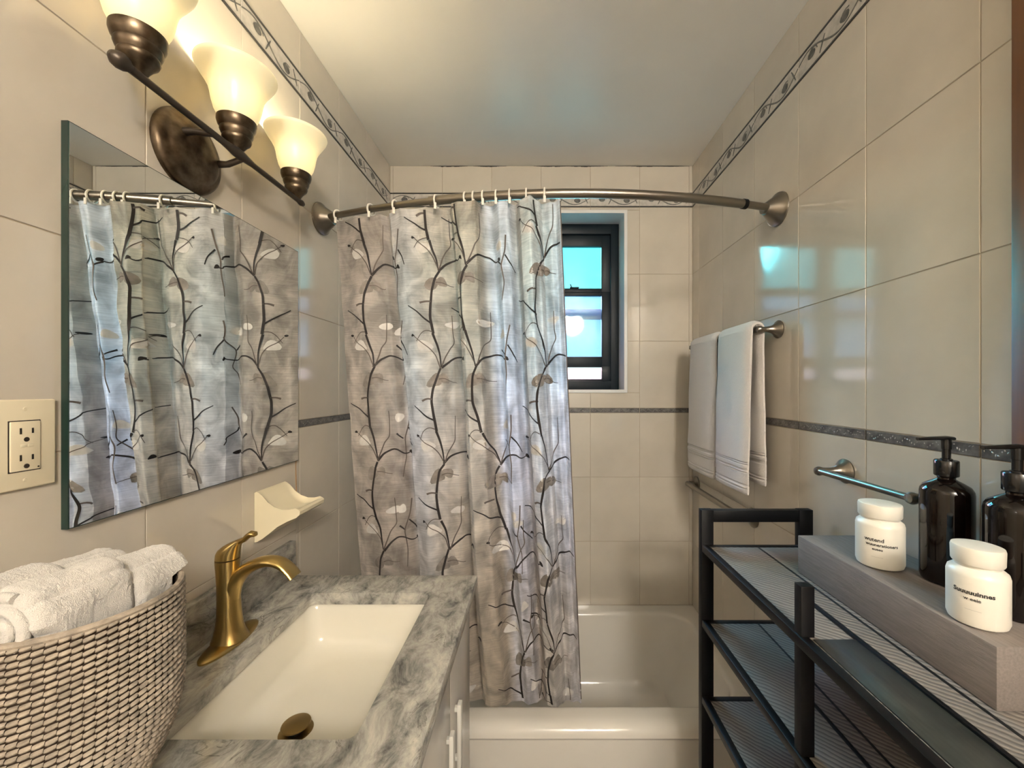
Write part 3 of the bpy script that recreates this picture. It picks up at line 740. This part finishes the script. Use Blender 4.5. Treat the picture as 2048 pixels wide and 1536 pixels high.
uv2.data.foreach_set('uv', flat)

def px2tv(px, py):
    v = .3; x = 0; y = 1.3
    for _ in range(14):
        x = (px-1075)/810*y; h = -(py-777)/810*y; v = (CT0-h)/(CT0-CB0); y = base_y(x, min(max(v, 0), 1))
    l, r = cl_edges(v); return (x-l)/(r-l), v
def nrm(t, v):
    e = .002; a = surf(min(t+e, 1), v)-surf(max(t-e, 0), v); b = surf(t, min(v+e, 1))-surf(t, max(v-e, 0))
    n = a.cross(b)
    n = n.normalized() if n.length > 1e-9 else Vector((0, -1, 0))
    return n if n.y < 0 else -n
def ribbon(kd, pxs, w0, w1):
    mb = MB(); mb.kd = kd
    tv = [px2tv(*p) for p in pxs]; pts = []
    for (a, b) in zip(tv, tv[1:]):
        n = max(1, int(math.hypot((b[0]-a[0])*.75, (b[1]-a[1])*1.7)/.005))
        for k in range(n): pts.append((lerp(a[0], b[0], k/n), lerp(a[1], b[1], k/n)))
    pts.append(tv[-1])
    # smooth
    for _ in range(3):
        pts = [pts[0]]+[((p[0]+2*q[0]+r[0])/4, (p[1]+2*q[1]+r[1])/4) for p, q, r in zip(pts, pts[1:], pts[2:])]+[pts[-1]]
    seg = []
    def flush():
        if len(seg) > 1:
            n = len(seg); V = []; F = []
            for i in range(n):
                t, v, u = seg[i]; P = surf(t, v); N_ = nrm(t, v)
                Q = surf(*seg[min(i+1, n-1)][:2])-surf(*seg[max(i-1, 0)][:2])
                sdv = N_.cross(Q)
                if sdv.length < 1e-9: sdv = Vector((1, 0, 0))
                sdv.normalize(); w = lerp(w0, w1, u)*1.6
                V += [P+N_*.0016+sdv*w, P+N_*.0016-sdv*w]
            for i in range(n-1): F.append((2*i, 2*i+1, 2*i+3, 2*i+2))
            mb.add(V, F, True)
        seg.clear()
    m_ = len(pts)-1
    for i, (t, v) in enumerate(pts):
        if .002 < t < .998 and .002 < v < .995: seg.append((t, v, i/m_))
        else: flush()
    flush()
    if mb.v: mb.build('branch_print' if mb.kd == 'print_branch' else 'twig_print', mb.kd, cu, fix=False)
def leaf(kd, cx, cy, rx, ry, rot):
    rings = []; n = 14
    V = []; F = []
    okp = True
    for q in (0, .45, .8, 1):
        for k in range(n):
            a = 2*math.pi*k/n; rr = q*(1+.12*math.sin(3*a+cx))
            dx, dy = rx*rr*math.cos(a), ry*rr*math.sin(a)*(1-.35*math.cos(a))
            t, v = px2tv(cx+dx*math.cos(rot)-dy*math.sin(rot), cy+dx*math.sin(rot)+dy*math.cos(rot))
            if not (.003 < t < .997 and .003 < v < .99): okp = False; break
            V.append(surf(t, v)+nrm(t, v)*.0011)
        if not okp: return
    for j in range(3):
        for k in range(n): F.append((j*n+k, j*n+(k+1) % n, (j+1)*n+(k+1) % n, (j+1)*n+k))
    mb = MB(); mb.add(V, F, True); mb.build('leaf_print', kd, cu, fix=False)
k_ = .3418
vines = {
    'A': [(735, 368), (747, 551), (754, 734), (762, 920), (775, 1095), (790, 1275)],
    'B': [(862, 372), (877, 540), (884, 736), (891, 926), (902, 1097), (915, 1280)],
    'C': [(925, 360), (944, 536), (963, 734), (998, 932), (1031, 1132), (1050, 1298), (1062, 1470)],
    'D': [(1083, 345), (1087, 512), (1092, 734), (1099, 938), (1107, 1125), (1110, 1290), (1122, 1460)],
    'E': [(802, 460), (806, 640), (812, 815), (817, 1000), (824, 1180)],
    'F': [(1012, 470), (1020, 650), (1024, 830), (1040, 1010), (1062, 1190), (1085, 1350)],
}
q = random.Random(3)
leafs = []
for nm, cs in vines.items():
    for i, (cx, cy) in enumerate(cs):
        nx, ny = cs[i+1] if i+1 < len(cs) else (cx+8, cy+178)
        sy = (ny-cy)/183.; sx_ = .9 if nm in 'ABCD' else .5
        J = lambda: q.uniform(-1.5, 1.5)
        Pn = lambda x, y: (cx+x*k_*sx_+(nx-cx)*max(0, y)/535+J(), cy+y*k_*sy+J())
        main = [(0, 0), (-25, 45), (-45, 120), (-52, 190), (-50, 270), (-38, 350), (-18, 410), (-8, 460), (0, 535)]
        if nm in 'ABCD':
            ribbon('print_branch', [Pn(*p) for p in main[:6]], .0022, .0028); ribbon('print_branch', [Pn(*p) for p in main[5:]], .0026, .0012)
            ribbon('print_branch', [Pn(0, 0), Pn(38, -42), Pn(80, -68), Pn(120, -62), Pn(150, -34), Pn(175, -52)], .0025, .0010)
            ribbon('print_twig', [Pn(0, 0), Pn(-28, -70), Pn(-62, -112), Pn(-110, -140), Pn(-142, -172)], .0013, .0007)
            ribbon('print_twig', [Pn(4, -4), Pn(22, -66), Pn(40, -112), Pn(62, -145), Pn(58, -200), Pn(52, -300)], .0015, .0008)
            ribbon('print_branch', [Pn(-45, 292), Pn(-78, 272), Pn(-120, 236), Pn(-170, 208)], .0018, .0009)
            ribbon('print_twig', [Pn(-50, 178), Pn(-75, 172), Pn(-102, 184)], .0016, .0022)
            ribbon('print_twig', [Pn(-14, 66), Pn(20, 58), Pn(46, 78), Pn(74, 80)], .0012, .0006)
            leaf('print_leaf_gray', *Pn(-38, 78), 11, 14, .5); leaf('print_leaf_gray', *Pn(16, 66), 11, 8, .9)
            leaf('print_leaf_white', *Pn(-84, -118), 13, 10, .3); (leaf('print_leaf_white', *Pn(62, 300), 7, 11, 1.4) if i % 2 else None)
            leaf('print_branch', *Pn(-148, -176), 3.2, 2.4, .2); leaf('print_branch', *Pn(176, -46), 5, 3, .9)
            ribbon('print_twig', [Pn(-40, 340), Pn(-70, 330), Pn(-100, 350), Pn(-125, 395)], .0010, .0006)
        else:
            ribbon('print_twig', [Pn(0, 0), Pn(-20, 90), Pn(-60, 180), Pn(-40, 290), Pn(-60, 400)], .0016, .0009)
            ribbon('print_branch', [Pn(-20, 120), Pn(40, 170), Pn(80, 220)], .0016, .0010)
            leaf('print_leaf_white', *Pn(-90, 60), 7, 9, .2)
            ribbon('print_branch', [Pn(-60, 180), Pn(-120, 150)], .0012, .0020)
hm = MB(); ribb = []
for j in range(0, 61):
    v = j/60*.985+.004; a = surf(.9985, v); hm_n = nrm(.996, v); ribb.append((a+Vector((.0012, 0, 0))))
hm.tube(ribb, .0018, 6).build('side_hem', 'print_twig', cu)

# ------------------------------------------------------------------ towel bars on the right wall
def wall_post(mb, y, h, reach, s=1.):
    mb.lathe([(0, .0005), (.029*s, .0005), (.030*s, .004), (.027*s, .008), (.019*s, .014), (.012*s, .026), (.009*s, .042), (.0085*s, reach-.006), (.0110*s, reach), (.0115*s, reach+.006), (.0085*s, reach+.012), (0, reach+.014)], (XR, y, H(h)), (-1, 0, 0), 32, cap=False)
tb1 = thing('towel_bar', 'brushed nickel towel bar holding the two hanging white towels', 'towel bar', (XR, 1.63, H(.195)))
for yy in (1.335, 1.93):
    mb = MB(); wall_post(mb, yy, .195, .060); mb.build('wall_post', 'nickel', tb1)
MB().tube([(XR-.064, 1.335, H(.195)), (XR-.064, 1.93, H(.195))], .0075, 16).build('bar', 'nickel', tb1)
tb2 = thing('towel_bar', 'nickel towel bar behind the two jars and dark pump bottles', 'towel bar', (XR, .82, H(-.213)))
for yy in (1.045, .785):
    mb = MB(); wall_post(mb, yy, -.213, .066, 1.05); mb.build('wall_post', 'nickel', tb2)
MB().tube([(XR-.071, 1.045, H(-.213)), (XR-.071, .785, H(-.213))], .0072, 16).build('bar', 'nickel', tb2)
gb = thing('grab_bar', 'nickel grab bar low on the tiles below the hanging towels', 'grab bar', (XR, 1.74, H(-.475)))
for yy in (1.49, 2.02):
    mb = MB(); mb.lathe([(0, .0005), (.036, .0005), (.037, .006), (.030, .012), (.0125, .018), (.0115, .05), (0, .056)], (XR, yy, H(-.475)), (-1, 0, 0), 32, cap=False); mb.build('wall_flange', 'nickel', gb)
MB().tube([(XR-.045, 1.485, H(-.475)), (XR-.045, 2.025, H(-.475))], .0125, 16).build('bar', 'nickel', gb)

# ------------------------------------------------------------------ hanging towels
def hang_towel(y0, y1, hb_f, hb_b, label, seed):
    bxx, bhh = XR-.064, .195
    rt = thing('hanging_towel', label, 'towel', (bxx, (y0+y1)/2, H(bhh)), 'white towels on the towel bar')
    # centre line from the front hem up over the bar to the back hem
    path = []
    nf = 170
    for k in range(nf+1):
        h = lerp(hb_f, bhh, k/nf); path.append((-.0205-.012*(1-k/nf), h, 0, (h-hb_f)))
    for k in range(1, 12):
        a = math.pi*k/12; path.append((-.0205*math.cos(a), bhh+.0225*math.sin(a), 1, 9))
    for k in range(nf+1):
        h = lerp(bhh, hb_b, k/nf); path.append((.0205+.004*(k/nf), h, 2, (h-hb_b)))
    n = len(path); NY = 22
    rings = []
    for j in range(NY+1):
        u = j/NY; y = lerp(y0, y1, u)
        edge = min(u, 1-u)*2
        th0 = .0115*(1-(1-min(1, edge*5))**2*.75)
        A = []; B = []
        for i, (dx, h, s_, d) in enumerate(path):
            a = path[max(i-1, 0)]; b = path[min(i+1, n-1)]
            tx, tz = b[0]-a[0], b[1]-a[1]; l = math.hypot(tx, tz); nx_, nz_ = -tz/l, tx/l
            th = th0
            for g in (.020, .030, .075, .082, .100, .107):                    # woven bands near the hem
                if abs(d-g) < .0026: th *= .58
            if .032 < d < .073: th *= .86
            if d < .012: th *= .45+.55*math.sqrt(max(0, d)/.012)
            w_ = noise.noise(Vector((h*7+seed, y*11, s_*3)))*.004
            yy = y+ (noise.noise(Vector((h*5, seed, u*2)))*.006) + (.006*(1 if u > .5 else -1)*edge*0)
            bulge = .006*math.sin(math.pi*u)
            X = bxx+dx+w_*(1 if s_ != 1 else .2); Z = H(h)
            if s_ == 0: X -= bulge; 
            A.append((X+nx_*th, yy, Z+nz_*th)); B.append((X-nx_*th, yy, Z-nz_*th))
        rings.append(A+B[::-1])
    MB().loft(rings, cap0=True, cap1=True).build('terry_cloth', 'towel_hang', rt)
    # back layer seen past the near edge is shorter; folded inner layer
    return rt
hang_towel(1.345, 1.585, -.355, -.325, 'nearer of the two white towels hanging on the towel bar', 1.3)
hang_towel(1.605, 1.875, -.360, -.330, 'white towel on the towel bar closest to the window wall', 7.7)

# ------------------------------------------------------------------ black rack with wooden shelves
rk = thing('storage_rack', 'black metal storage rack with gray wooden shelves against the right wall', 'rack', (.61, .72, 0))
RT = -.339
def post(xa, xb, ya, yb, top): MB().rbox(xa, xb, ya, yb, .001, H(top), .0015).build('post', 'black_steel', rk)
post(.457, .491, 1.128, 1.150, RT); post(.730, .768, 1.128, 1.150, RT)
MB().rbox(.490, .731, 1.129, 1.149, H(RT-.034), H(RT-.001), .0015).build('top_rail', 'black_steel', rk)
post(.461, .485, .708, .728, -.347); post(.751, .771, .708, .728, -.44)
post(.461, .485, .262, .282, -.347); post(.751, .771, .262, .282, -.44)
shelves = (-.4355, -.645, -.858, -1.075)
for si, hs in enumerate(shelves):
    so = MB().rbox(.4575, .4745, .285, 1.128, H(hs-.018), H(hs+.001), .0015).rbox(.757, .769, .285, 1.128, H(hs-.018), H(hs-.001), .0015).rbox(.472, .760, 1.112, 1.1275, H(hs-.014), H(hs+.001), .001).rbox(.472, .760, .285, .297, H(hs-.018), H(hs-.001), .001)
    so = so.build('shelf_frame', 'black_steel', rk)
    sm = .603
    MB().rbox(.4755, sm, .298, 1.111, H(hs-.012), H(hs), .001).build('plank', 'ribbed_wood', so)
    MB().rbox(sm+.004, .7565, .298, 1.111, H(hs-.012), H(hs-.0002), .001).build('plank', 'ribbed_wood', so)
    MB().box(sm-.0006, sm+.0046, .298, 1.111, H(hs-.011), H(hs+.0006)).build('seam', 'black_gap', so)
    if si == 0:
        MB().rbox(.4765, .549, .299, .700, H(hs-.0005), H(hs+.0022), .0006).build('dark_panel', 'dark_sheet', so)  # dark glossy sheet along the front part of the shelf
        MB().rbox(.549, .5565, .299, .812, H(hs-.0005), H(hs+.006), .0012).build('divider_bar', 'black_steel', so)
    if si == 1:
        MB().rbox(.4765, .560, .299, .66, H(hs-.0005), H(hs+.0022), .0006).build('dark_panel', 'dark_sheet', so)
        MB().rbox(.560, .566, .299, .885, H(hs-.0005), H(hs+.005), .0012).build('divider_bar', 'black_steel', so)

# ------------------------------------------------------------------ tray with jars and bottles
TT = -.3475
tr = MB().rbox(.617, .776, .544, .960, H(-.4344), H(TT), .0018).build('wooden_tray', 'tray_wood')
tr['label'] = 'thick gray wooden tray block holding jars and bottles on the rack'; tr['category'] = 'tray'
def text_on(body_c, R_, lines, parent):
    """lettering wrapped round the jar"""
    mb = MB()
    for txt, size, ang, h, bold in lines:
        c = bpy.data.curves.new('lettering', 'FONT'); c.body = txt; c.size = size; c.align_x = 'LEFT'; c.resolution_u = 2
        c.offset = bold
        o = bpy.data.objects.new('tmp', c); COL.objects.link(o)
        bpy.context.view_layer.update()
        dg = bpy.context.evaluated_depsgraph_get(); me = bpy.data.meshes.new_from_object(o.evaluated_get(dg))
        V = []
        for v in me.vertices:
            a = ang+v.co.x/R_; V.append((body_c[0]+math.cos(a)*(R_+.0005), body_c[1]+math.sin(a)*(R_+.0005), H(h)+v.co.y))
        mb.add(V, [tuple(p.vertices) for p in me.polygons]); bpy.data.objects.remove(o); bpy.data.meshes.remove(me)
    return mb.build('lettering', 'print_black', parent, flat=True, fix=False)
def jar(x, y, r, hb, lid_r, label, lines):
    t = thing('cream_jar', label, 'jar', (x, y, H(TT)), 'white jars on the wooden tray')
    c = (x, y, H(TT))
    bo = MB().lathe([(0, .0005), (r-.006, .0005), (r-.002, .003), (r, .009), (r, hb-.012), (r-.0015, hb-.006), (r-.006, hb-.002), (lid_r-.004, hb), (lid_r-.004, hb+.005)], c, n=64).build('body', 'jar_white', t)
    MB().lathe([(0, hb+.0045), (lid_r-.001, hb+.0045), (lid_r, hb+.0065), (lid_r+.0005, hb+.026), (lid_r-.0005, hb+.0295), (lid_r-.0035, hb+.0305), (.004, hb+.0285), (0, hb+.0285)], c, n=64, cap=False).build('lid', 'jar_white', t)
    text_on((x, y), r, lines, bo)
c1 = (.676, .800); base_a = math.atan2(-c1[1], -c1[0])
jar(*c1, .0385, .092, .0345, 'white screw-lid jar with small black lettering at the far end of the tray',
    [('wutend', .0100, base_a-.62, -.293, .0002), ('wuunerationers', .0078, base_a-.56, -.3015, .0002), ('eueeu', .0066, base_a-.30, -.3095, .0002), ('__________', .0036, base_a-.34, -.322, 0)])
c2 = (.656, .604); base_b = math.atan2(-c2[1], -c2[0])
jar(*c2, .0338, .084, .0288, 'white screw-lid jar with black lettering at the near front of the tray',
    [('Suuuuuinnes', .0088, base_b-.78, -.2985, .0003), ('w eeie', .0068, base_b-.42, -.307, .0001), ('__________', .0034, base_b-.38, -.320, 0)])
def bottle(x, y, label, r=.0368, nz=-1):
    t = thing('pump_bottle', label, 'bottle', (x, y, H(TT)), 'dark pump bottles on the tray')
    c = (x, y, H(TT)); B = .172
    MB().lathe([(0, .0005), (r-.008, .0005), (r-.002, .003), (r, .010), (r, B-.012), (r-.001, B-.006), (r-.005, B+.001), (r-.014, B+.007), (.0155, B+.011), (.0125, B+.013), (.0125, B+.016), (.0150, B+.018), (.0150, B+.020)], c, n=64).build('body', 'bottle_brown', t)
    MB().lathe([(0, B+.0185), (.0165, B+.0185), (.0172, B+.020), (.0172, B+.045), (.0162, B+.0465), (.0085, B+.047), (.0085, B+.049), (.0062, B+.050), (.0062, B+.066), (.0072, B+.0665), (.0072, B+.084), (0, B+.085)], c, n=40, cap=False).build('collar', 'pump_black', t)
    d = Vector((-.93, .18, 0)).normalized(); o = Vector(c)
    MB().tube([o-d*.010+Vector((0, 0, B+.0855)), o+Vector((0, 0, B+.0865)), o+d*.024+Vector((0, 0, B+.0850)), o+d*.045+Vector((0, 0, B+.0835))], [(.0075, .0035), (.0080, .0038), (.0055, .0034), (.0045, .0028)], 14).build('pump_nozzle', 'pump_black', t)
bottle(.737, .730, 'dark brown pump bottle standing between the two white jars')
bottle(.737, .622, 'dark brown pump bottle cut by the frame edge behind the near jar')

# ------------------------------------------------------------------ basket and rolled towels
BX, BY, BRM = -.612, .540, -.283
bk = thing('woven_basket', 'round woven beige basket on the marble counter holding rolled towels', 'basket', (BX, BY, CT))
def bprof(u):                                        # u 0 bottom .. 1 rim -> radius, height
    h = lerp(-.5685, BRM, u)
    r = .050+.057*math.sin(min(1, u/.55)*math.pi/2)**.85
    return r-.0015*max(0, u-.6), h
inner = [(max(.001, bprof(k/30)[0]-.0045), bprof(k/30)[1]) for k in range(31)]
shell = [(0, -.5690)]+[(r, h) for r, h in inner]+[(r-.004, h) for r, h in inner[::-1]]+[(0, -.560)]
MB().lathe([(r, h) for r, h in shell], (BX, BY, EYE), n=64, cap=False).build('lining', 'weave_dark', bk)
wv = MB(); rows = 36; per = 68
for j in range(rows):
    u0, u1 = j/rows, (j+1)/rows
    (r0, h0), (r1, h1) = bprof(u0), bprof(u1)
    rm, hm_ = (r0+r1)/2, (h0+h1)/2; dh = math.hypot(r1-r0, h1-h0)
    npr = max(24, int(per*rm/.107)) if u0 < .5 else per
    tr_, tz_ = (r1-r0)/dh, (h1-h0)/dh
    for i in range(npr):
        a = 2*math.pi*(i+.12*(j % 2))/npr
        dirr = Vector((math.cos(a), math.sin(a), 0)); tan = Vector((-math.sin(a), math.cos(a), 0)); upv = dirr*tr_+Vector((0, 0, tz_)); nor = dirr*tz_-Vector((0, 0, tr_))
        C_ = Vector((BX, BY, EYE))+dirr*rm+Vector((0, 0, hm_))-nor*.0022
        hw = math.pi*rm/npr*.97; hh2 = dh*.5*.74*rnd.uniform(.94, 1.04); tk = .0042*rnd.uniform(.85, 1.15)
        V = []
        for sa, cap_ in ((-1, .55), (-.45, 1), (.45, 1), (1, .55)):
            for sb, ob in ((-1, .15), (-.55, .8), (0, 1), (.55, .8), (1, .15)):
                V.append(C_+tan*hw*sa+upv*(hh2*sb*(.82 if cap_ < 1 else 1)+.0008*sa)+nor*tk*ob*cap_)
        F = [(p*5+k, p*5+k+1, (p+1)*5+k+1, (p+1)*5+k) for p in range(3) for k in range(4)]
        wv.add(V, F, True)
wo = wv.build('woven_reed', 'weave', bk, fix=False, kind='stuff')
MB().tube([(BX+.1035*math.cos(2*math.pi*k/64), BY+.1035*math.sin(2*math.pi*k/64), H(BRM+.001)) for k in range(65)], .0042, 8, cap=False).build('rim', 'weave', bk)

def rolled(x, y0, y1, top, w, depth, label, seed, tilt=0., spiral=False):
    """a towel rolled up, its round top above the basket rim"""
    t = thing('rolled_towel', label, 'towel', (x, (y0+y1)/2, H(top-depth/2)), 'rolled white towels in the basket')
    n = 150; NY = 96; rings = []
    for j in range(NY+1):
        u = j/NY; y = lerp(y0, y1, u); e_ = min(u, 1-u); er = .16
        s = 1 if e_ > er else math.sqrt(max(0, 1-(1-e_/er)**2))*.30+.70
        if e_ == 0: s = .62
        ring = []
        for i in range(n):
            a = 2*math.pi*i/n; cx = math.cos(a); sz = math.sin(a)
            px = w/2*math.copysign(abs(cx)**.8, cx)
            pz = w/2*abs(sz)**.95 if sz > 0 else -(depth-w/2)*abs(sz)**.6
            P0 = Vector((px*s, 0, pz*s if pz > 0 else pz))
            d_ = noise.noise(Vector((px*28+seed, y*22, pz*28)))*.0045+noise.noise(Vector((px*160+seed, y*160, pz*160)))*.0008+noise.noise(Vector((px*420+seed, y*420, pz*420)))*.0012
            gr = .0035*math.exp(-((a-R(35+seed*9))/.10)**2)                # the overlapping free edge
            P0 += P0.normalized()*(d_-gr)
            X_, Y_, Z_ = x+P0.x+tilt*(u-.5)*.03, y+noise.noise(Vector((px*40, seed, pz*40)))*.002, H(top-w/2)+P0.z
            lim = .093+max(0, min(1, (Z_-H(BRM+.004))/.02))*.06              # stays inside the basket below its rim
            dx_, dy_ = X_-BX, Y_-BY; dd = math.hypot(dx_, dy_)
            if dd > lim: X_, Y_ = BX+dx_*lim/dd, BY+dy_*lim/dd
            ring.append((X_, Y_, Z_))
        rings.append(ring)
    MB().loft(rings, cap0=True, cap1=True).build('terry_roll', 'towel_white', t)
    if spiral:
        sp = []; rr = []
        for k in range(70):
            a = k*.22; r = w/2*(.86-.80*k/70)
            sp.append((x-.015*tilt+r*math.cos(a+1.2)*.95, y0+.001-.004*(k/70), H(top-w/2)+r*math.sin(a+1.2))); rr.append((.0058, .0058))
        MB().tube(sp, rr, 10).build('spiral_edge', 'towel_white', t)
rolled(-.590, .450, .552, -.226, .086, .12, 'rolled white towel with a visible spiral end at the front of the basket', 1, .3, True)
rolled(-.588, .548, .638, -.243, .098, .12, 'folded white towel at the far end of the basket next to the faucet', 3, .0)
rolled(-.663, .545, .632, -.243, .078, .11, 'rolled white towel by the wall, behind the folded towel in the basket', 5, 0)
rolled(-.663, .455, .548, -.230, .078, .11, 'rolled white towel by the wall, behind the spiral-ended towel in the basket', 8, 0)
